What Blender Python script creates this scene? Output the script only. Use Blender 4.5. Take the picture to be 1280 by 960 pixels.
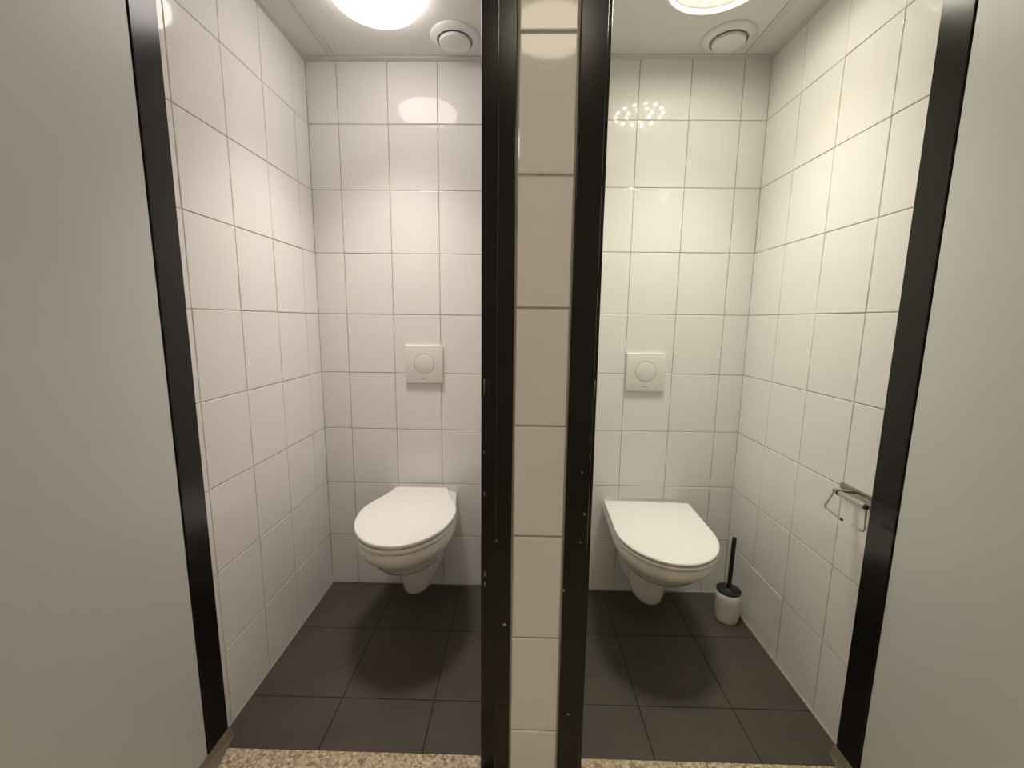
import bpy, bmesh, math, random
from mathutils import Vector, Matrix
random.seed(7)
for o in list(bpy.data.objects):
    bpy.data.objects.remove(o)
S = bpy.context.scene
COL = S.collection
PI = math.pi

# ------------------------------------------------------------------ camera
H = 1.222
cd = bpy.data.cameras.new('camera')
cam = bpy.data.objects.new('camera', cd)
COL.objects.link(cam)
cd.sensor_width = 36.0
cd.lens = 36.0 * 530.0 / 1280.0
cd.clip_start = 0.02
cam.matrix_world = Matrix((
    (0.99973, -0.01461, 0.01795, 0.0),
    (0.01990, 0.14660, -0.98900, 0.0),
    (0.01182, 0.98909, 0.14685, H),
    (0, 0, 0, 1))) @ Matrix.Identity(4)
S.camera = cam

# ------------------------------------------------------------------ world, exposure
w = bpy.data.worlds.new('world')
S.world = w
w.use_nodes = True
w.node_tree.nodes['Background'].inputs[0].default_value = (0.9, 0.85, 0.75, 1)
w.node_tree.nodes['Background'].inputs[1].default_value = 0.02
S.view_settings.view_transform = 'Standard'
S.view_settings.look = 'None'
S.view_settings.gamma = 1
S.view_settings.use_curve_mapping = False
S.view_settings.exposure = 1.28
DIFF_L = 3.8      # radiance of the left toilet's lamp diffuser
DOWN_L = 1.35     # watts thrown downwards by the left lamp
DOWN_R = 1.50      # watts of all the bare diodes on the right
LED_R = 160.0      # radiance of each diode's lens
DIFF_C = 4.2      # corridor lamp

# ------------------------------------------------------------------ key planes (metres)
XL, XR = -0.862, 0.947          # side walls
YL, YR = 1.816, 1.802           # back walls
PX0, PX1 = 0.04, 0.117          # partition between the toilets
ZC = 2.225                      # toilet ceilings
YF = 0.995                      # front of the door stops
YP = 0.955                      # tiled face of the pier
YI = 1.0725                     # back of the door frames
ZCC = 2.40                      # corridor ceiling

# ------------------------------------------------------------------ materials
def mat(name, col, rough=0.5, metal=0.0, spec=0.5, coat=0.0, noise=None, bump=None, emis=None):
    m = bpy.data.materials.new(name)
    m.use_nodes = True
    nt = m.node_tree
    b = nt.nodes['Principled BSDF']
    b.inputs['Base Color'].default_value = (*col, 1)
    b.inputs['Roughness'].default_value = rough
    b.inputs['Metallic'].default_value = metal
    b.inputs['Specular IOR Level'].default_value = spec
    b.inputs['Coat Weight'].default_value = coat
    b.inputs['Coat Roughness'].default_value = 0.05
    tc = nt.nodes.new('ShaderNodeTexCoord')
    if noise:
        sc, amt = noise[0], noise[1]
        n = nt.nodes.new('ShaderNodeTexNoise')
        n.inputs['Scale'].default_value = sc
        n.inputs['Detail'].default_value = 6
        nt.links.new(tc.outputs['Object'], n.inputs['Vector'])
        r = nt.nodes.new('ShaderNodeMapRange')
        r.inputs['From Min'].default_value = 0.3
        r.inputs['From Max'].default_value = 0.7
        r.inputs['To Min'].default_value = 1 - amt
        r.inputs['To Max'].default_value = 1 + amt
        nt.links.new(n.outputs['Fac'], r.inputs['Value'])
        mx = nt.nodes.new('ShaderNodeVectorMath')
        mx.operation = 'SCALE'
        mx.inputs[0].default_value = col
        nt.links.new(r.outputs[0], mx.inputs['Scale'])
        nt.links.new(mx.outputs[0], b.inputs['Base Color'])
    if bump:
        n2 = nt.nodes.new('ShaderNodeTexNoise')
        n2.inputs['Scale'].default_value = bump[0]
        n2.inputs['Detail'].default_value = 3
        nt.links.new(tc.outputs['Object'], n2.inputs['Vector'])
        bp = nt.nodes.new('ShaderNodeBump')
        bp.inputs['Strength'].default_value = bump[1]
        bp.inputs['Distance'].default_value = bump[2] if len(bump) > 2 else 0.002
        nt.links.new(n2.outputs['Fac'], bp.inputs['Height'])
        nt.links.new(bp.outputs[0], b.inputs['Normal'])
    if emis:
        b.inputs['Emission Color'].default_value = (*emis[0], 1)
        b.inputs['Emission Strength'].default_value = emis[1]
    return m

M = {}
M['tile'] = mat('white_glazed_tile', (0.85, 0.84, 0.82), 0.055, spec=0.36, noise=(3, 0.015), bump=(7, 0.03, 0.003))
M['grout'] = mat('wall_grout', (0.46, 0.41, 0.355), 0.85, noise=(30, 0.15))
M['floor'] = mat('dark_floor_tile', (0.073, 0.061, 0.048), 0.50, spec=0.45, noise=(7, 0.14), bump=(260, 0.25, 0.001))
M['fgrout'] = mat('dark_floor_grout', (0.030, 0.024, 0.019), 0.9)
M['ceil'] = mat('white_ceiling_panel', (0.74, 0.73, 0.71), 0.55, noise=(5, 0.02), bump=(150, 0.08, 0.001))
M['ctrim'] = mat('white_ceiling_profile', (0.66, 0.65, 0.62), 0.4)
M['gap'] = mat('dark_gap', (0.02, 0.018, 0.015), 0.9)
M['black'] = mat('black_gloss_paint', (0.007, 0.0062, 0.005), 0.22, spec=0.4, noise=(4, 0.15), bump=(60, 0.05, 0.001))
M['chip'] = mat('chipped_paint_primer', (0.35, 0.33, 0.29), 0.7)
M['door'] = mat('pale_grey_door_laminate', (0.66, 0.68, 0.67), 0.42, noise=(2.5, 0.03), bump=(300, 0.06, 0.001))
M['ceramic'] = mat('white_sanitary_ceramic', (0.80, 0.785, 0.75), 0.10, coat=0.3)
M['seat'] = mat('white_seat_plastic', (0.86, 0.85, 0.82), 0.22)
M['plate'] = mat('white_flush_plastic', (0.80, 0.785, 0.75), 0.28)
M['mark'] = mat('grey_print', (0.18, 0.16, 0.14), 0.6)
M['groove'] = mat('plastic_groove', (0.45, 0.43, 0.39), 0.5)
M['steel'] = mat('brushed_steel', (0.36, 0.35, 0.33), 0.28, metal=1)
M['chrome'] = mat('chrome', (0.55, 0.53, 0.49), 0.16, metal=1)
M['darksteel'] = mat('dark_steel', (0.035, 0.033, 0.03), 0.35, metal=0.6)
M['white_pl'] = mat('white_brush_cup_plastic', (0.78, 0.77, 0.72), 0.35)
M['black_pl'] = mat('black_plastic', (0.010, 0.010, 0.010), 0.45)
M['lampbase'] = mat('white_lamp_housing', (0.80, 0.80, 0.77), 0.3)
M['diff_l'] = mat('lit_opal_diffuser', (0.8, 0.8, 0.8), 0.3, emis=((1.0, 0.91, 0.86), DIFF_L))
M['diff_c'] = mat('lit_corridor_diffuser', (0.8, 0.8, 0.8), 0.3, emis=((1.0, 0.86, 0.66), DIFF_C))
M['diff_fill'] = mat('added_fill_diffuser', (0.8, 0.8, 0.8), 0.3, emis=((1.0, 0.90, 0.76), 8.0))  # glow of the two added fill lamps, out of view
M['led'] = mat('lit_diode', (0.8, 0.8, 0.8), 0.3, emis=((1.0, 0.95, 0.78), LED_R))
M['plinth'] = mat('mortar_plinth', (0.17, 0.14, 0.10), 0.8, noise=(40, 0.15))
M['seal'] = mat('pale_sealant', (0.42, 0.39, 0.33), 0.5)
M['paint'] = mat('corridor_paint', (0.74, 0.71, 0.65), 0.6)
M['valve'] = mat('white_valve_enamel', (0.76, 0.75, 0.74), 0.25)

# clear lamp cover: thin plastic that lets the light straight through
m = bpy.data.materials.new('clear_lamp_cover')
m.use_nodes = True
nt = m.node_tree
nt.nodes.remove(nt.nodes['Principled BSDF'])
tr = nt.nodes.new('ShaderNodeBsdfTransparent')
tr.inputs[0].default_value = (0.93, 0.93, 0.91, 1)
gl = nt.nodes.new('ShaderNodeBsdfGlossy')
gl.inputs['Roughness'].default_value = 0.03
mx = nt.nodes.new('ShaderNodeMixShader')
mx.inputs[0].default_value = 0.05
nt.links.new(tr.outputs[0], mx.inputs[1])
nt.links.new(gl.outputs[0], mx.inputs[2])
nt.links.new(mx.outputs[0], nt.nodes['Material Output'].inputs[0])
M['clear'] = m

# pebbled corridor floor
m = bpy.data.materials.new('pebble_floor')
m.use_nodes = True
nt = m.node_tree
b = nt.nodes['Principled BSDF']
b.inputs['Roughness'].default_value = 0.55
tc = nt.nodes.new('ShaderNodeTexCoord')
vo = nt.nodes.new('ShaderNodeTexVoronoi')
vo.inputs['Scale'].default_value = 130
nt.links.new(tc.outputs['Object'], vo.inputs['Vector'])
cr = nt.nodes.new('ShaderNodeValToRGB')
e = cr.color_ramp.elements
e[0].position = 0.0; e[0].color = (0.34, 0.23, 0.13, 1)
e[1].position = 1.0; e[1].color = (0.86, 0.76, 0.56, 1)
x = e.new(0.3); x.color = (0.62, 0.49, 0.32, 1)
x = e.new(0.65); x.color = (0.74, 0.60, 0.42, 1)
sep = nt.nodes.new('ShaderNodeSeparateColor')
nt.links.new(vo.outputs['Color'], sep.inputs[0])
nt.links.new(sep.outputs[0], cr.inputs[0])
mr = nt.nodes.new('ShaderNodeMapRange')
mr.inputs['From Min'].default_value = 0.0
mr.inputs['From Max'].default_value = 0.9
mr.inputs['To Min'].default_value = 1.1
mr.inputs['To Max'].default_value = 0.6
nt.links.new(vo.outputs['Distance'], mr.inputs['Value'])
vm = nt.nodes.new('ShaderNodeVectorMath'); vm.operation = 'SCALE'
nt.links.new(cr.outputs[0], vm.inputs[0])
nt.links.new(mr.outputs[0], vm.inputs['Scale'])
nt.links.new(vm.outputs[0], b.inputs['Base Color'])
bp = nt.nodes.new('ShaderNodeBump')
bp.inputs['Strength'].default_value = 0.6
bp.inputs['Distance'].default_value = 0.003
bp.invert = True
nt.links.new(vo.outputs['Distance'], bp.inputs['Height'])
nt.links.new(bp.outputs[0], b.inputs['Normal'])
M['pebble'] = m

# ------------------------------------------------------------------ helpers
def obj(name, bm, mats, parent=None, smooth=False, angle=None):
    me = bpy.data.meshes.new(name)
    bmesh.ops.recalc_face_normals(bm, faces=bm.faces[:])
    bm.to_mesh(me)
    bm.free()
    for mm in (mats if isinstance(mats, (list, tuple)) else [mats]):
        me.materials.append(mm)
    if smooth:
        for p in me.polygons:
            p.use_smooth = True
        if angle:
            me.set_sharp_from_angle(angle=math.radians(angle))
    o = bpy.data.objects.new(name, me)
    COL.objects.link(o)
    if parent:
        o.parent = parent
    return o

def struct(o):
    o['kind'] = 'structure'
    return o

def tag(o, label, cat, group=None):
    o['label'] = label
    o['category'] = cat
    if group:
        o['group'] = group
    return o

def empty(name, loc, rz=0.0):
    o = bpy.data.objects.new(name, None)
    COL.objects.link(o)
    o.location = loc
    o.rotation_euler = (0, 0, rz)
    o.empty_display_size = 0.05
    return o

def box(bm, x0, x1, y0, y1, z0, z1, bev=0.0, seg=2, mi=0):
    b2 = bmesh.new()
    bmesh.ops.create_cube(b2, size=1)
    for v in b2.verts:
        v.co = Vector(((x0 + x1) / 2 + v.co.x * (x1 - x0), (y0 + y1) / 2 + v.co.y * (y1 - y0), (z0 + z1) / 2 + v.co.z * (z1 - z0)))
    if bev:
        bmesh.ops.bevel(b2, geom=b2.edges[:], offset=bev, segments=seg, affect='EDGES', profile=0.5)
    for f in b2.faces:
        f.material_index = mi
    me = bpy.data.meshes.new('tmp'); b2.to_mesh(me); b2.free()
    n0 = len(bm.faces)
    bm.from_mesh(me)
    bm.faces.ensure_lookup_table()
    for f in bm.faces[n0:]:
        f.material_index = mi
    bpy.data.meshes.remove(me)
    return bm

def lathe(bm, prof, c=(0, 0, 0), n=48, mi=0, caps=True):
    rings = []
    for r, z in prof:
        if r < 1e-6:
            rings.append([bm.verts.new((c[0], c[1], c[2] + z))])
        else:
            rings.append([bm.verts.new((c[0] + r * math.cos(2 * PI * k / n), c[1] + r * math.sin(2 * PI * k / n), c[2] + z)) for k in range(n)])
    for a, b_ in zip(rings, rings[1:]):
        for k in range(n):
            k2 = (k + 1) % n
            if len(a) == 1 and len(b_) == 1:
                continue
            if len(a) == 1:
                f = bm.faces.new((a[0], b_[k], b_[k2]))
            elif len(b_) == 1:
                f = bm.faces.new((a[k], b_[0], a[k2]))
            else:
                f = bm.faces.new((a[k], b_[k], b_[k2], a[k2]))
            f.material_index = mi
    return bm

def tube(bm, pts, r, n=12, mi=0):
    pts = [Vector(p) for p in pts]
    rings = []
    up = None
    for i, p in enumerate(pts):
        a = pts[max(i - 1, 0)]; b_ = pts[min(i + 1, len(pts) - 1)]
        t = (b_ - a).normalized()
        if up is None:
            up = t.orthogonal().normalized()
        up = (up - t * up.dot(t)).normalized()
        s = t.cross(up)
        rings.append([bm.verts.new(p + (up * math.cos(2 * PI * k / n) + s * math.sin(2 * PI * k / n)) * r) for k in range(n)])
    for a, b_ in zip(rings, rings[1:]):
        for k in range(n):
            k2 = (k + 1) % n
            bm.faces.new((a[k], a[k2], b_[k2], b_[k])).material_index = mi
    bm.faces.new(rings[0][::-1]).material_index = mi
    bm.faces.new(rings[-1]).material_index = mi
    return bm

def rounded_path(pts, rad=0.01, seg=6):
    pts = [Vector(p) for p in pts]
    out = [pts[0]]
    for a, b_, c in zip(pts, pts[1:], pts[2:]):
        d1 = (a - b_); d2 = (c - b_)
        r = min(rad, d1.length * 0.45, d2.length * 0.45)
        p0 = b_ + d1.normalized() * r; p2 = b_ + d2.normalized() * r
        for k in range(seg + 1):
            t = k / seg
            out.append(p0 * (1 - t) ** 2 + b_ * 2 * t * (1 - t) + p2 * t * t)
    out.append(pts[-1])
    return out

def tiles(bm, O, U, V, N, ub, vb, gap=0.0028, h=0.0016, bev=0.0016, tilt=0.007, mi=0, skip=None):
    """separate glazed tiles with rounded edges on the plane O + u*U + v*V, standing h proud of the grout"""
    O, U, V, N = Vector(O), Vector(U), Vector(V), Vector(N)
    for i in range(len(ub) - 1):
        for j in range(len(vb) - 1):
            u0, u1, v0, v1 = ub[i] + (gap / 2 if i else 0.0002), ub[i + 1] - (gap / 2 if i < len(ub) - 2 else 0.0002), vb[j] + gap / 2, vb[j + 1] - gap / 2
            if u1 - u0 < 0.006 or v1 - v0 < 0.006:
                continue
            tu, tv = random.gauss(0, tilt * 0.5), random.gauss(0, tilt * 0.5)
            cu, cv = (u0 + u1) / 2, (v0 + v1) / 2
            rings = []
            for ins, hh in ((0, -h), (0, -bev * 0.75), (bev * 0.3, -bev * 0.25), (bev, 0.0)):
                r = []
                for (u, v) in ((u0 + ins, v0 + ins), (u1 - ins, v0 + ins), (u1 - ins, v1 - ins), (u0 + ins, v1 - ins)):
                    k = 0 if hh == -h else 1
                    r.append(bm.verts.new(O + U * u + V * v + N * (hh + k * (tu * (u - cu) + tv * (v - cv)))))
                rings.append(r)
            for a, b_ in zip(rings, rings[1:]):
                for k in range(4):
                    bm.faces.new((a[k], a[(k + 1) % 4], b_[(k + 1) % 4], b_[k])).material_index = mi
            bm.faces.new(rings[-1]).material_index = mi

def breaks(lo, hi, phase, step):
    out = [lo]
    k = math.ceil((lo - phase) / step - 1e-9)
    v = phase + k * step
    while v < hi - 1e-6:
        if v > lo + 0.008:
            out.append(v)
        v += step
    if hi - out[-1] < 0.008 and len(out) > 1:
        out[-1] = hi
    else:
        out.append(hi)
    return out

# ------------------------------------------------------------------ setting: toilets' tiled walls
ZL0, ZR0 = 0.2434, 0.2558
zl = breaks(0.0, ZC + 0.0, ZL0, 0.25)
zr = breaks(0.0, ZC + 0.0, ZR0, 0.25)
G = 0.0016

def wall(name, boxes, tilesets):
    bm = bmesh.new()
    for bx_ in boxes:
        box(bm, *bx_, mi=1)
    for ts in tilesets:
        tiles(bm, *ts)
    return struct(obj(name, bm, [M['tile'], M['grout']]))

TOP = 2.5
wall('wall_left', [(XL - 0.10, XL - G, YI - 0.01, YL + 0.10, -0.05, TOP)],
     [((XL, 0, 0), (0, 1, 0), (0, 0, 1), (1, 0, 0), breaks(YI, YL, 1.311, 0.2), zl)])
wall('wall_back_left', [(XL - 0.004, PX0 + 0.04, YL + G, YL + 0.10, -0.05, TOP)],
     [((0, YL, 0), (1, 0, 0), (0, 0, 1), (0, -1, 0), breaks(XL, PX0, -0.7405, 0.2), zl)])
wall('wall_back_right', [(PX1 - 0.03, XR + 0.004, YR + G, YR + 0.114, -0.05, TOP)],
     [((0, YR, 0), (1, 0, 0), (0, 0, 1), (0, -1, 0), breaks(PX1, XR, 0.4461, 0.2), zr)])
wall('wall_right', [(XR + G, XR + 0.10, YI - 0.01, YR + 0.114, -0.05, TOP)],
     [((XR, 0, 0), (0, 1, 0), (0, 0, 1), (-1, 0, 0), breaks(YI, YR, 1.3997, 0.2), zr)])
wall('wall_middle', [(PX0 + G, PX1 - G, YI, YR + 0.02, -0.05, TOP)],
     [((PX0, 0, 0), (0, 1, 0), (0, 0, 1), (-1, 0, 0), breaks(YI, YL, 1.311, 0.2), zl),
      ((PX1, 0, 0), (0, 1, 0), (0, 0, 1), (1, 0, 0), breaks(YI, YR, 1.3997, 0.2), zr)])
# pier between the two doorways, one narrow column of cut tiles
pz = [0.0, 0.173, 0.439, 0.710, 0.982, 1.251, 1.529, 1.803, 2.075, 2.347, ZCC]
bm = bmesh.new()
box(bm, -0.0145, 0.1125, YP + 0.003, YI, -0.05, TOP, mi=1)
tiles(bm, (0, YP, 0), (1, 0, 0), (0, 0, 1), (0, -1, 0), [-0.0105, 0.1080], pz, 0.005, 0.003, 0.003, 0.002)
struct(obj('wall_pier', bm, [M['tile'], M['grout']]))
# front walls beside and above the doorways (corridor side)
HZ = 2.085      # top of frames
bm = bmesh.new()
box(bm, -1.75, XL - 0.05, YP + 0.01, YI - 0.012, -0.05, TOP)
struct(obj('wall_front_left', bm, M['paint']))
bm = bmesh.new()
box(bm, XR + 0.06, 1.85, YP + 0.01, YI - 0.012, -0.05, TOP)
struct(obj('wall_front_right', bm, M['paint']))
bm = bmesh.new()
box(bm, XL - 0.05, -0.016, YP + 0.01, YI, HZ, TOP)
box(bm, 0.114, XR + 0.06, YP + 0.01, YI, HZ, TOP)
struct(obj('wall_front_upper', bm, M['paint']))

# toilet floors: 30 cm tiles with real joints
def toilet_floor(name, x0, x1, y1, xph):
    bm = bmesh.new()
    box(bm, x0, x1, 1.035, y1, -0.05, -G, mi=1)
    tiles(bm, (0, 0, 0), (1, 0, 0), (0, 1, 0), (0, 0, 1), breaks(x0, x1, xph, 0.30), [1.035, 1.208, 1.522, y1], 0.0035, 0.0016, 0.0012, 0.001)
    return struct(obj(name, bm, [M['floor'], M['fgrout']]))
toilet_floor('floor_left', XL - 0.002, PX0 + 0.002, YL, -0.562)
toilet_floor('floor_right', PX1 - 0.002, XR + 0.002, YR, 0.398)
bm = bmesh.new()
box(bm, -1.75, 1.85, -1.05, 1.035, -0.05, 0.0)
struct(obj('floor_corridor', bm, M['pebble']))
# dark sill strip under the pier so that the floors meet it
bm = bmesh.new()
box(bm, PX0 + 0.002, PX1 - 0.002, 1.035, YI, -0.05, -0.001)
struct(obj('floor_sill', bm, M['plinth']))

# ceilings: toilet panel with lay-in profiles
def ceiling(name, x0, x1, y1, joint, side):
    bm = bmesh.new()
    box(bm, x0, x1, YI - 0.0, y1, ZC + 0.012, ZC + 0.03, mi=1)                 # dark void seen in the joints
    jx0, jx1 = joint
    y1p = y1 - 0.030
    if side < 0:
        box(bm, x0 + 0.022, jx0 - 0.002, YI, y1p, ZC, ZC + 0.012)
        box(bm, jx1 + 0.001, x1, YI, y1p, ZC, ZC + 0.012)
    else:
        box(bm, x0, jx0 - 0.002, YI, y1p, ZC, ZC + 0.012)
        box(bm, jx1 + 0.002, x1 - 0.022, YI, y1p, ZC, ZC + 0.012)
    return struct(obj(name, bm, [M['ceil'], M['gap']]))
ceiling('ceiling_left', XL, PX0, YL, (-0.752, -0.730), -1)
ceiling('ceiling_right', PX1, XR, YR, (0.829, 0.847), 1)
bm = bmesh.new()
box(bm, -1.75, 1.85, -1.05, YP + 0.01, ZCC, ZCC + 0.05)
struct(obj('ceiling_corridor', bm, M['ceil']))
bm = bmesh.new()
box(bm, -0.752, -0.730, YI, YL - 0.028, ZC - 0.002, ZC + 0.010, 0.001)
struct(obj('trim_1', bm, M['ctrim']))
bm = bmesh.new()
box(bm, 0.829, 0.847, YI, YR - 0.028, ZC - 0.002, ZC + 0.010, 0.001)
struct(obj('trim_2', bm, M['ctrim']))
bm = bmesh.new()          # wall angles round the ceilings
box(bm, XL - 0.003, PX0, YL - 0.028, YL + 0.003, ZC - 0.004, ZC + 0.008, 0.0015)
box(bm, XL - 0.003, XL + 0.022, YI, YL - 0.028, ZC - 0.004, ZC + 0.008, 0.0015)
struct(obj('trim_3', bm, M['ctrim']))
bm = bmesh.new()
box(bm, PX1, XR + 0.003, YR - 0.028, YR + 0.003, ZC - 0.004, ZC + 0.008, 0.0015)
box(bm, XR - 0.022, XR + 0.003, YI, YR - 0.028, ZC - 0.004, ZC + 0.008, 0.0015)
struct(obj('trim_4', bm, M['ctrim']))
# sealant bead at the foot of the side and back walls
bm = bmesh.new()
box(bm, XR - 0.006, XR, YI, YR, -0.001, 0.008, 0.002)
box(bm, PX1, XR, YR - 0.005, YR, -0.001, 0.006, 0.002)
struct(obj('baseboard_right', bm, M['seal']))
bm = bmesh.new()
box(bm, XL, XL + 0.003, YI, YL, -0.001, 0.004, 0.001)
struct(obj('baseboard_left', bm, M['seal']))

# corridor shell
for nm, bb in (('wall_corridor_back', (-1.75, 1.85, -1.15, -1.05, -0.05, TOP)),
               ('wall_corridor_left', (-1.85, -1.75, -1.15, YI, -0.05, TOP)),
               ('wall_corridor_right', (1.85, 1.95, -1.15, YI, -0.05, TOP))):
    bm = bmesh.new()
    box(bm, *bb)
    struct(obj(nm, bm, M['paint']))

# ------------------------------------------------------------------ door frames (black painted steel)
def chips(bm, spots):
    for (x, y, z, w_, h_) in spots:        # flaked paint: thin ragged patches
        n = 9
        c = bm.verts.new((x, y - 0.0006, z))
        ring = []
        for k in range(n):
            a = 2 * PI * k / n
            s = random.uniform(0.6, 1.15)
            ring.append(bm.verts.new((x + math.cos(a) * w_ * s, y - 0.0002, z + math.sin(a) * h_ * s)))
        for k in range(n):
            bm.faces.new((c, ring[k], ring[(k + 1) % n])).material_index = 1

def door_frame(name, outer, inner, side, spots, ztop=HZ):
    """outer: (stop face x, outside x); inner: (stop x, flange x, tile x) at the pier"""
    bm = bmesh.new()
    ox, oo = outer
    # hinge jamb: stop + rebated flange
    box(bm, min(ox, oo), max(ox, oo), YF, YI, 0.024, ztop, 0.0015)
    fx = ox + side * 0.042
    box(bm, min(fx, oo), max(fx, oo), 0.940, YF + 0.002, 0.024, ztop, 0.0015)
    # pier jamb
    sx, flx, tx = inner
    box(bm, min(sx, tx), max(sx, tx), YF, YI, 0.0, ztop, 0.0025)
    box(bm, min(flx, tx), max(flx, tx), YP - 0.004, YF + 0.002, 0.0, ztop, 0.0018)
    # head
    box(bm, min(ox, sx), max(ox, sx), YF, YI, ztop - 0.045, ztop, 0.0015)
    chips(bm, spots)
    f = obj(name, bm, [M['black'], M['chip']])
    return f

f1 = struct(door_frame('trim_5', (-0.845, -0.925), (-0.0915, -0.0525, -0.0145), -1,
           [(-0.0815, YF, 0.585, 0.0022, 0.010), (-0.0812, YF, 0.557, 0.0022, 0.006), (-0.0288, YP - 0.004, 0.478, 0.0050, 0.0050),
            (-0.083, YF, 0.80, 0.0012, 0.006), (-0.050, YP - 0.004, 0.70, 0.002, 0.002), (-0.084, YF, 0.905, 0.001, 0.004)]))
f2 = struct(door_frame('trim_6', (0.925, 1.005), (0.1835, 0.168, 0.1130), 1,
           [(0.149, YP - 0.004, 0.875, 0.0022, 0.003), (0.158, YP - 0.004, 0.772, 0.003, 0.003), (0.1155, YP - 0.004, 0.574, 0.0028, 0.005),
            (0.150, YP - 0.004, 0.70, 0.002, 0.0022), (0.136, YP - 0.004, 0.23, 0.003, 0.003)]))
# latch keeps
for fr_, x0, x1, s in ((f1, -0.084, -0.066, 1), (f2, 0.1685, 0.1775, -1)):
    bm = bmesh.new()
    box(bm, x0, x1, YF - 0.0030, YF, 1.043, 1.088, 0.0012)
    k = obj('strike_plate', bm, M['darksteel'], fr_)
    bm = bmesh.new()
    xe = x0 if s > 0 else x1
    tube(bm, [(xe, YF - 0.0035, 1.087), (xe + s * 0.0006, YF - 0.0055, 1.066), (xe, YF - 0.0035, 1.045)], 0.0011, 8)
    obj('strike_lip', bm, M['steel'], k, True)

# mortar plinths below the hinge jambs, sloping down to the floor
def plinth(name, xa, xb, xo):
    bm = bmesh.new()
    prof = [(xo, -0.002), (xo, 0.024), (xa, 0.024), (xb, 0.001), (xb, -0.002)]
    A = [bm.verts.new((x_, 0.93, z_)) for x_, z_ in prof]
    k_ = 0.72
    B = [bm.verts.new((x_ if i < 3 else xa + (xb - xa) * (1 - k_), YI + 0.004, z_)) for i, (x_, z_) in enumerate(prof)]
    bm.faces.new(A); bm.faces.new(B[::-1])
    for k in range(5):
        bm.faces.new((A[k], B[k], B[(k + 1) % 5], A[(k + 1) % 5]))
    return struct(obj(name, bm, M['plinth']))
plinth('trim_7', -0.842, -0.802, -0.925)
plinth('trim_8', 0.922, 0.876, 1.005)

# ------------------------------------------------------------------ doors, standing open square to the wall
def door(name, xin, side):
    """xin: face towards the camera; the leaf runs from the hinge towards the corridor"""
    xo = xin + side * 0.038
    bm = bmesh.new()
    y1 = 0.9925
    box(bm, min(xin, xo), max(xin, xo), y1 - 0.765, y1, 0.012, HZ - 0.048, 0.0015)
    d = obj(name, bm, M['door'])
    struct(d)
    for z in (0.25, 1.75):
        bm = bmesh.new()
        lathe(bm, [(0, -0.045), (0.007, -0.045), (0.007, 0.045), (0, 0.045)], (xo + side * 0.006, y1 - 0.003, z), 16)
        obj('hinge', bm, M['steel'], d, True, 40)
    yh = y1 - 0.765 + 0.06
    for xs, s in ((xin, -side), (xo, side)):
        bm = bmesh.new()
        box(bm, min(xs, xs + s * 0.006), max(xs, xs + s * 0.006), yh - 0.02, yh + 0.02, 0.96, 1.14, 0.002)
        h = obj('handle', bm, M['steel'], d)
        bm = bmesh.new()
        tube(bm, rounded_path([(xs + s * 0.005, yh, 1.065), (xs + s * 0.045, yh, 1.065), (xs + s * 0.045, yh + 0.11, 1.065)], 0.015), 0.008, 14)
        obj('lever', bm, M['steel'], h, True, 50)
    return d
door('door_1', -0.8475, -1)
door('door_2', 0.9275, 1)

# ------------------------------------------------------------------ toilets
def outline(wb, w_, ym, F, y0=0.0, n=2.0, N=28, rc=0.0):
    """half plan of a pan, wall at y=0: back half-width wb swelling to w_ at ym, rounded nose at F"""
    half = []
    K = 12
    for k in range(K):
        y = y0 + (ym - y0) * k / K
        t = k / K
        s = t * t * (3 - 2 * t) if wb < w_ - 0.02 else math.sin(t * PI / 2)
        x_ = wb + (w_ - wb) * s
        if rc and k == 0:
            half.append((x_ - rc, y))
            half.append((x_ - rc * 0.3, y + rc * 0.3))
            continue
        half.append((x_, y))
    for k in range(N + 1):
        a = PI / 2 * k / N
        half.append((w_ * math.cos(a) ** (2 / n), ym + (F - ym) * math.sin(a) ** (2 / n)))
    return half

def ring(bm, half, z, ins=0.0, cy=None):
    pts = half + [(-x_, y) for x_, y in reversed(half[:-1])]
    if ins:
        n = len(pts)
        out = []
        for i in range(n):
            a = Vector(pts[i - 1]); c = Vector(pts[(i + 1) % n])
            t = (c - a).normalized()
            nn = Vector((-t.y, t.x))
            out.append(Vector(pts[i]) + nn * ins)
        pts = out
    return [bm.verts.new((p[0], -p[1], z)) for p in pts]

def loft(bm, rings, cap0=True, cap1=True):
    for a, b_ in zip(rings, rings[1:]):
        n = len(a)
        for k in range(n):
            bm.faces.new((a[k], a[(k + 1) % n], b_[(k + 1) % n], b_[k]))
    if cap0:
        bm.faces.new(rings[0])
    if cap1:
        bm.faces.new(rings[-1][::-1])

def slab(bm, half, z0, z1, r):
    loft(bm, [ring(bm, half, z0, r), ring(bm, half, z0 + r * 0.3, r * 0.3), ring(bm, half, z0 + r), ring(bm, half, z1 - r),
              ring(bm, half, z1 - r * 0.3, r * 0.3), ring(bm, half, z1, r)])

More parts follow.
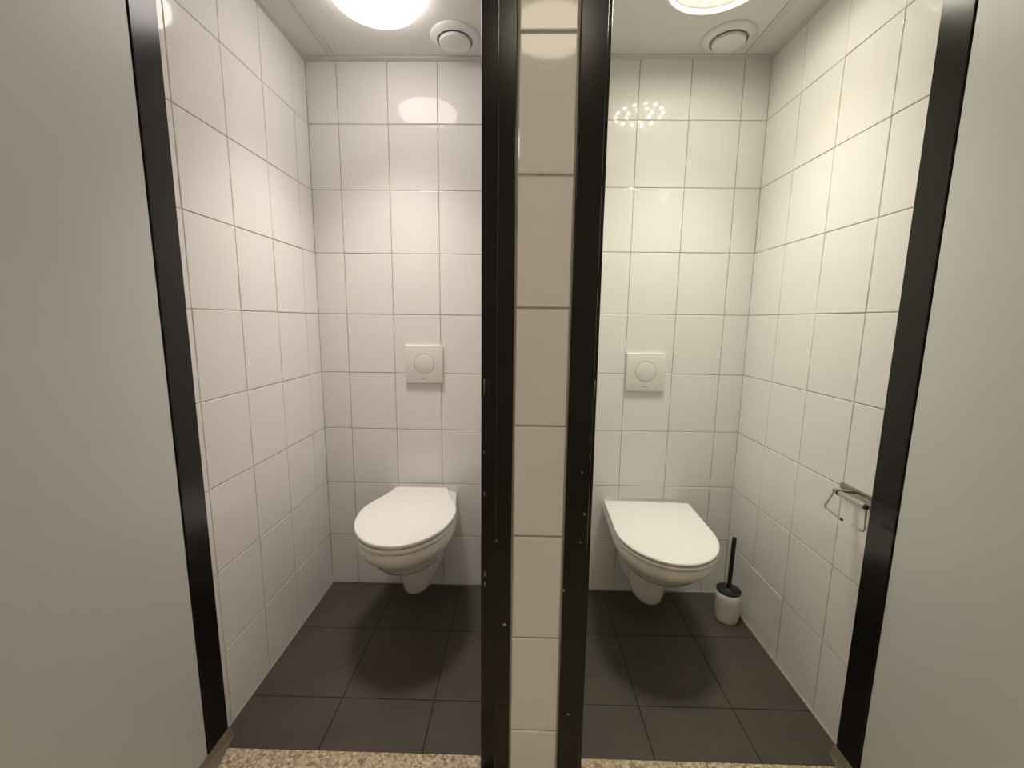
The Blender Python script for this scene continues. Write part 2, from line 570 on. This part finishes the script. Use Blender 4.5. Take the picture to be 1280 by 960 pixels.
def toilet(loc, rz, top, bowl, lid, lid_t, seat_t, label, n=2.0, lid_rc=0.008):
    t = empty('toilet', loc, rz)
    tag(t, label, 'toilet')
    bm = bmesh.new()
    rings = []
    for (d, wb, w_, ym, F) in bowl:
        rings.append(ring(bm, outline(wb, w_, ym, F, 0.0, n, rc=0.014), top - d))
    first = bowl[0]
    rings.insert(0, ring(bm, outline(first[1], first[2], first[3], first[4], 0.0, n, rc=0.014), top + 0.0, 0.012))
    rings[0] = rings[0]
    loft(bm, rings)
    obj('bowl', bm, M['ceramic'], t, True, 55)
    wb, w_, ym, F, y0 = lid
    gap = 0.0052
    # seat ring with its opening
    bm = bmesh.new()
    ho = outline(wb, w_ + 0.0005, ym, F + 0.001, y0, n, rc=0.008)
    hi = outline(wb * 0.45, w_ - 0.065, ym, F - 0.075, y0 + 0.10, n)
    z0, z1 = top + gap, top + gap + seat_t
    ro = [ring(bm, ho, z0, 0.009), ring(bm, ho, z0 + 0.0015, 0.001), ring(bm, ho, z0 + 0.004), ring(bm, ho, z1 - 0.003), ring(bm, ho, z1 - 0.001, 0.001), ring(bm, ho, z1 - 0.0005, 0.009)]
    hi = hi[:1] + [hi[0]] * (len(ho) - len(hi)) + hi[1:] if len(hi) < len(ho) else hi
    ri = [ring(bm, hi, z1), ring(bm, hi, z0)]
    loft(bm, ro + ri + [ro[0]], False, False)
    bmesh.ops.remove_doubles(bm, verts=bm.verts[:], dist=1e-6)
    obj('seat', bm, M['seat'], t, True, 50)
    bm = bmesh.new()
    z0, z1 = z1 + gap * 0.8, z1 + gap * 0.8 + lid_t
    hl = outline(wb, w_, ym, F, y0, n, rc=lid_rc)
    rr = [ring(bm, hl, z0, 0.009), ring(bm, hl, z0 + 0.0012, 0.001), ring(bm, hl, z0 + 0.003), ring(bm, hl, z1 - 0.005), ring(bm, hl, z1 - 0.0022, 0.0012), ring(bm, hl, z1 - 0.0006, 0.004), ring(bm, hl, z1, 0.009)]
    loft(bm, rr)
    obj('lid', bm, M['seat'], t, True, 50)
    for s in (-1, 1):
        bm = bmesh.new()
        tube(bm, [(s * 0.078 - 0.022, -y0 + 0.004, top + 0.011), (s * 0.078 + 0.022, -y0 + 0.004, top + 0.011)], 0.0105, 16)
        box(bm, s * 0.078 - 0.018, s * 0.078 + 0.018, -y0 - 0.002, -y0 + 0.018, top - 0.001, top + 0.008, 0.002)
        obj('hinge', bm, M['seat'], t, True, 45)
    return t

bowl_l = [(0.000, 0.146, 0.174, 0.275, 0.529), (0.008, 0.149, 0.180, 0.275, 0.537), (0.032, 0.150, 0.181, 0.272, 0.536), (0.055, 0.150, 0.172, 0.27, 0.520),
          (0.070, 0.149, 0.162, 0.27, 0.502), (0.085, 0.148, 0.154, 0.265, 0.485), (0.110, 0.147, 0.146, 0.255, 0.462), (0.135, 0.146, 0.132, 0.245, 0.436),
          (0.155, 0.140, 0.115, 0.235, 0.405), (0.170, 0.134, 0.098, 0.215, 0.372), (0.180, 0.129, 0.084, 0.20, 0.335), (0.190, 0.124, 0.076, 0.18, 0.300),
          (0.210, 0.116, 0.075, 0.17, 0.278), (0.260, 0.100, 0.070, 0.16, 0.265), (0.310, 0.088, 0.061, 0.15, 0.255), (0.335, 0.080, 0.060, 0.15, 0.248),
          (0.345, 0.072, 0.051, 0.15, 0.236)]
bowl_r = [(0.000, 0.168, 0.169, 0.31, 0.534), (0.007, 0.172, 0.175, 0.31, 0.541), (0.028, 0.172, 0.176, 0.30, 0.541), (0.048, 0.170, 0.170, 0.30, 0.528),
          (0.062, 0.166, 0.160, 0.295, 0.512), (0.078, 0.160, 0.152, 0.29, 0.495), (0.100, 0.152, 0.143, 0.28, 0.470), (0.122, 0.144, 0.130, 0.265, 0.440),
          (0.142, 0.136, 0.113, 0.25, 0.408), (0.157, 0.130, 0.097, 0.23, 0.372), (0.167, 0.125, 0.084, 0.20, 0.335), (0.177, 0.119, 0.082, 0.18, 0.300),
          (0.200, 0.110, 0.078, 0.17, 0.280), (0.250, 0.098, 0.073, 0.16, 0.268), (0.300, 0.088, 0.068, 0.15, 0.258), (0.325, 0.080, 0.062, 0.15, 0.252),
          (0.335, 0.070, 0.052, 0.15, 0.238)]
toilet((-0.4210, YL - 0.0005, 0), 0.0, 0.458, bowl_l, (0.118, 0.184, 0.285, 0.542, 0.045), 0.0145, 0.0150,
       'white wall-hung toilet with narrow-backed oval lid, in the left cubicle without a brush', lid_rc=0.018)
toilet((0.5470, YR - 0.006, 0), -0.035, 0.441, bowl_r, (0.178, 0.178, 0.33, 0.548, 0.072), 0.0105, 0.0105,
       'white wall-hung toilet with D-shaped lid, beside the toilet brush')

# ------------------------------------------------------------------ flush plates
def flush(loc, label):
    t = empty('flush_plate', loc)
    tag(t, label, 'flush plate')
    bm = bmesh.new()
    box(bm, -0.081, 0.081, -0.0125, 0.0005, -0.081, 0.081, 0.0025, 3)
    obj('cover_plate', bm, M['plate'], t, True, 40)
    # dished rim round the round push button
    def disc(bm, prof, a0=0, a1=2 * PI, n=48, cz=0.004):
        rings = []
        for r, d in prof:
            rings.append([bm.verts.new((r * math.cos(a0 + (a1 - a0) * k / n), -0.0125 - d, cz + r * math.sin(a0 + (a1 - a0) * k / n))) for k in range(n + 1)])
        for a, b_ in zip(rings, rings[1:]):
            for k in range(n):
                bm.faces.new((a[k], a[k + 1], b_[k + 1], b_[k]))
        return rings
    bm = bmesh.new()
    disc(bm, [(0.0445, 0.0), (0.0440, 0.0004), (0.0425, 0.0004), (0.0420, 0.0)])
    obj('button_groove', bm, M['groove'], t)
    for a0, s in ((PI / 2, -1), (-PI / 2, 1)):
        bm = bmesh.new()
        n = 32
        pts = []
        for k in range(n + 1):
            a = a0 + PI * k / n
            pts.append((0.0415 * math.cos(a) + s * 0.0007, 0.004 + 0.0415 * math.sin(a)))
        lo = [bm.verts.new((x_, -0.0120, z_)) for x_, z_ in pts]
        mid = [bm.verts.new((x_, -0.0127, z_)) for x_, z_ in pts]
        cx_ = s * 0.018
        hi = [bm.verts.new((cx_ + (x_ - cx_) * 0.955, -0.0131, 0.004 + (z_ - 0.004) * 0.97)) for x_, z_ in pts]
        for a, b_ in ((lo, mid), (mid, hi)):
            for k in range(n + 1):
                k2 = (k + 1) % (n + 1)
                bm.faces.new((a[k], a[k2], b_[k2], b_[k]))
        bm.faces.new(hi)
        obj('push_button', bm, M['plate'], t, True, 40)
    bm = bmesh.new()
    for k in range(6):           # tiny printed word mark, unreadable in the photograph
        x0 = -0.0085 + k * 0.0029
        box(bm, x0, x0 + 0.0021, -0.0129, -0.0124, -0.0625, -0.0600)
    obj('word_mark', bm, M['mark'], t)
    return t
flush((-0.4110, YL, 1.033), 'white square dual flush plate above the oval-lidded toilet')
flush((0.5320, YR, 1.014), 'white square dual flush plate above the D-lidded toilet')

# ------------------------------------------------------------------ toilet brush
t = empty('toilet_brush', (0.877, 1.628, 0))
tag(t, 'white cup with black-handled toilet brush on the dark floor', 'toilet brush')
bm = bmesh.new()
lathe(bm, [(0, 0.0), (0.038, 0.0), (0.043, 0.004), (0.046, 0.02), (0.0485, 0.10), (0.0485, 0.128), (0.047, 0.130), (0.0455, 0.128), (0.044, 0.02), (0, 0.012)], n=48)
obj('cup', bm, M['white_pl'], t, True, 45)
bm = bmesh.new()
lathe(bm, [(0, 0.126), (0.0465, 0.126), (0.0475, 0.131), (0.0465, 0.1355), (0.040, 0.137), (0.012, 0.139), (0.008, 0.143), (0, 0.143)], n=48)
obj('cup_lid', bm, M['black_pl'], t, True, 45)
bm = bmesh.new()
tube(bm, [(0, 0, 0.14), (0.002, 0, 0.25), (0.004, 0, 0.352), (0.0042, 0, 0.358)], 0.0085, 20)
bh = obj('handle', bm, M['black_pl'], t, True, 45)
bm = bmesh.new()
tube(bm, [(0.0042, 0, 0.358), (0.0043, 0, 0.3635)], 0.0082, 20)
obj('handle_cap', bm, M['darksteel'], bh, True, 45)

# ------------------------------------------------------------------ toilet roll holder
t = empty('toilet_roll_holder', (XR, 1.14, 0.76))
tag(t, 'empty chrome toilet roll holder with wire arms on the right wall', 'toilet roll holder')
def wl(p):      # world point -> holder space
    return (p[0] - XR, p[1] - 1.14, p[2] - 0.76)
bm = bmesh.new()
box(bm, -0.010, 0.0, -0.058, 0.058, -0.008, 0.010, 0.002)
obj('wall_bracket', bm, M['steel'], t, True, 40)
bm = bmesh.new()
box(bm, -0.058, -0.008, 0.000, 0.016, -0.004, 0.006, 0.0015)
obj('bracket_arm', bm, M['chrome'], t, True, 40)
bm = bmesh.new()
tube(bm, [wl((0.885, 1.127, 0.7645)), wl((0.885, 1.040, 0.7645))], 0.0075, 20)
rb = obj('bar', bm, M['chrome'], t, True, 40)
bm = bmesh.new()
tube(bm, [wl((0.885, 1.131, 0.7645)), wl((0.885, 1.127, 0.7645))], 0.0085, 20)
obj('bar_collar', bm, M['black_pl'], rb, True, 40)
bm = bmesh.new()
tube(bm, [wl((0.885, 1.040, 0.7645)), wl((0.885, 1.035, 0.7645))], 0.0066, 20)
obj('bar_collar', bm, M['black_pl'], rb, True, 40)
bm = bmesh.new()
box(bm, *[q for a, b_ in zip(wl((0.880, 1.131, 0.758)), wl((0.891, 1.150, 0.769))) for q in (a, b_)], 0.0015)
obj('arm_hub', bm, M['steel'], t, True, 40)
bm = bmesh.new()
tube(bm, rounded_path([wl((0.885, 1.146, 0.763)), wl((0.885, 1.178, 0.703)), wl((0.885, 1.109, 0.696))], 0.008), 0.0027, 12)
wa = obj('wire_arm', bm, M['chrome'], t, True, 60)
bm = bmesh.new()
tube(bm, [wl((0.885, 1.112, 0.6962)), wl((0.885, 1.107, 0.6958))], 0.0034, 12)
obj('wire_tip', bm, M['darksteel'], wa, True, 60)
bm = bmesh.new()
tube(bm, rounded_path([wl((0.885, 1.037, 0.760)), wl((0.885, 1.032, 0.696)), wl((0.885, 1.073, 0.701))], 0.022), 0.0026, 12)
obj('wire_arm', bm, M['chrome'], t, True, 60)

# ------------------------------------------------------------------ extract valves
def valve(loc, label):
    t = empty('air_valve', loc)
    tag(t, label, 'air valve')
    bm = bmesh.new()
    lathe(bm, [(0.088, 0.001), (0.088, -0.003), (0.085, -0.006), (0.074, -0.011), (0.064, -0.014), (0.063, -0.012), (0.062, 0.0), (0.062, 0.010)], n=64)
    obj('valve_ring', bm, M['valve'], t, True, 50)
    bm = bmesh.new()
    lathe(bm, [(0.062, 0.009), (0, 0.009)], n=48)
    obj('dark_throat', bm, M['gap'], t)
    bm = bmesh.new()
    lathe(bm, [(0, 0.008), (0.012, 0.008), (0.012, -0.008), (0.050, -0.010), (0.055, -0.014), (0.056, -0.019), (0.054, -0.023), (0.048, -0.0255), (0, -0.0285)], n=64)
    obj('valve_disc', bm, M['valve'], t, True, 40)
    return t
valve((-0.250, 1.680, ZC - 0.0005), 'round white air valve beside the bright opal ceiling lamp')
valve((0.722, 1.678, ZC - 0.0005), 'round white air valve beside the ceiling lamp with bare diodes')

# ------------------------------------------------------------------ lamps
def down_light(parent, loc, size, watts, col, spread):
    ld = bpy.data.lights.new('lamp_light', 'AREA')
    ld.shape = 'DISK'
    ld.size = size
    ld.energy = watts
    ld.color = col
    ld.spread = math.radians(spread)
    o = bpy.data.objects.new('lamp_light', ld)
    COL.objects.link(o)
    o.parent = parent
    o.location = loc
    return o

def opal_lamp(name, loc, r, material, label, watts, col, spread):
    t = empty(name, loc)
    tag(t, label, 'ceiling lamp')
    bm = bmesh.new()
    lathe(bm, [(0, -0.001), (r - 0.008, -0.001), (r - 0.006, -0.004), (r - 0.006, -0.014), (0, -0.014)], n=64)
    obj('lamp_base', bm, M['lampbase'], t, True, 40)
    bm = bmesh.new()
    prof = [(r - 0.006, -0.012), (r, -0.016), (r, -0.026)]
    for k in range(1, 11):
        a = PI / 2 * k / 10
        prof.append((r * math.cos(a) if k < 10 else 0, -0.026 - 0.034 * math.sin(a)))
    lathe(bm, prof, n=64)
    obj('diffuser', bm, material, t, True, 60)
    if watts:
        down_light(t, (0, 0, -0.0615), r * 1.5, watts, col, spread)
    return t
opal_lamp('ceiling_lamp', (-0.459, 1.449, ZC), 0.137, M['diff_l'], 'round opal ceiling lamp glowing evenly white, in the left cubicle', DOWN_L, (1.0, 0.905, 0.83), 90)
opal_lamp('ceiling_lamp', (0.100, 0.010, ZCC), 0.160, M['diff_c'], 'round opal lamp on the corridor ceiling, mirrored in the top tiles of the pier', 0, None, 0)
opal_lamp('ceiling_lamp', (-1.35, -0.60, ZCC), 0.160, M['diff_fill'], 'added unseen fill lamp on the corridor ceiling, beyond the left grey door', 0, None, 0)  # assumed lamp, added out of view to brighten the grey doors
opal_lamp('ceiling_lamp', (1.45, -0.60, ZCC), 0.160, M['diff_fill'], 'added unseen fill lamp on the corridor ceiling, beyond the right grey door', 0, None, 0)  # its counterpart on the right, likewise added as unseen fill for the doors

t = empty('ceiling_lamp', (0.560, 1.376, ZC))
tag(t, 'round ceiling lamp with a clear cover and rings of bare diodes, in the right cubicle', 'ceiling lamp')
RR = 0.160
bm = bmesh.new()
lathe(bm, [(0, -0.001), (RR - 0.004, -0.001), (RR - 0.004, -0.012), (0, -0.012)], n=64)
obj('lamp_base', bm, M['lampbase'], t, True, 40)
bm = bmesh.new()
lathe(bm, [(RR - 0.004, -0.002), (RR, -0.006), (RR + 0.001, -0.018), (RR - 0.002, -0.026), (RR - 0.008, -0.029), (RR - 0.014, -0.027), (RR - 0.016, -0.020), (RR - 0.016, -0.010)], n=72)
obj('lamp_rim', bm, M['lampbase'], t, True, 60)
for cnt, rad in ((14, 0.112), (8, 0.062)):
    for k in range(cnt):
        a = 2 * PI * (k + 0.5) / cnt
        bm = bmesh.new()
        lathe(bm, [(0, -0.0012), (0.0062, -0.0012)], (rad * math.cos(a), rad * math.sin(a), -0.0125), n=12)
        lathe(bm, [(0.0062, -0.0012), (0.0075, -0.0010), (0.0078, 0.0008)], (rad * math.cos(a), rad * math.sin(a), -0.0125), n=12, mi=1)
        obj('diode', bm, [M['led'], M['lampbase']], t)
        down_light(t, (rad * math.cos(a), rad * math.sin(a), -0.0142), 0.0124, DOWN_R / 22, (1.0, 0.955, 0.84), 90)
bm = bmesh.new()
prof = []
for k in range(11):
    a = PI / 2 * k / 10
    prof.append(((RR - 0.010) * math.cos(a) if k < 10 else 0, -0.028 - 0.026 * math.sin(a)))
lathe(bm, prof, n=64)
obj('cover', bm, M['clear'], t, True, 60)
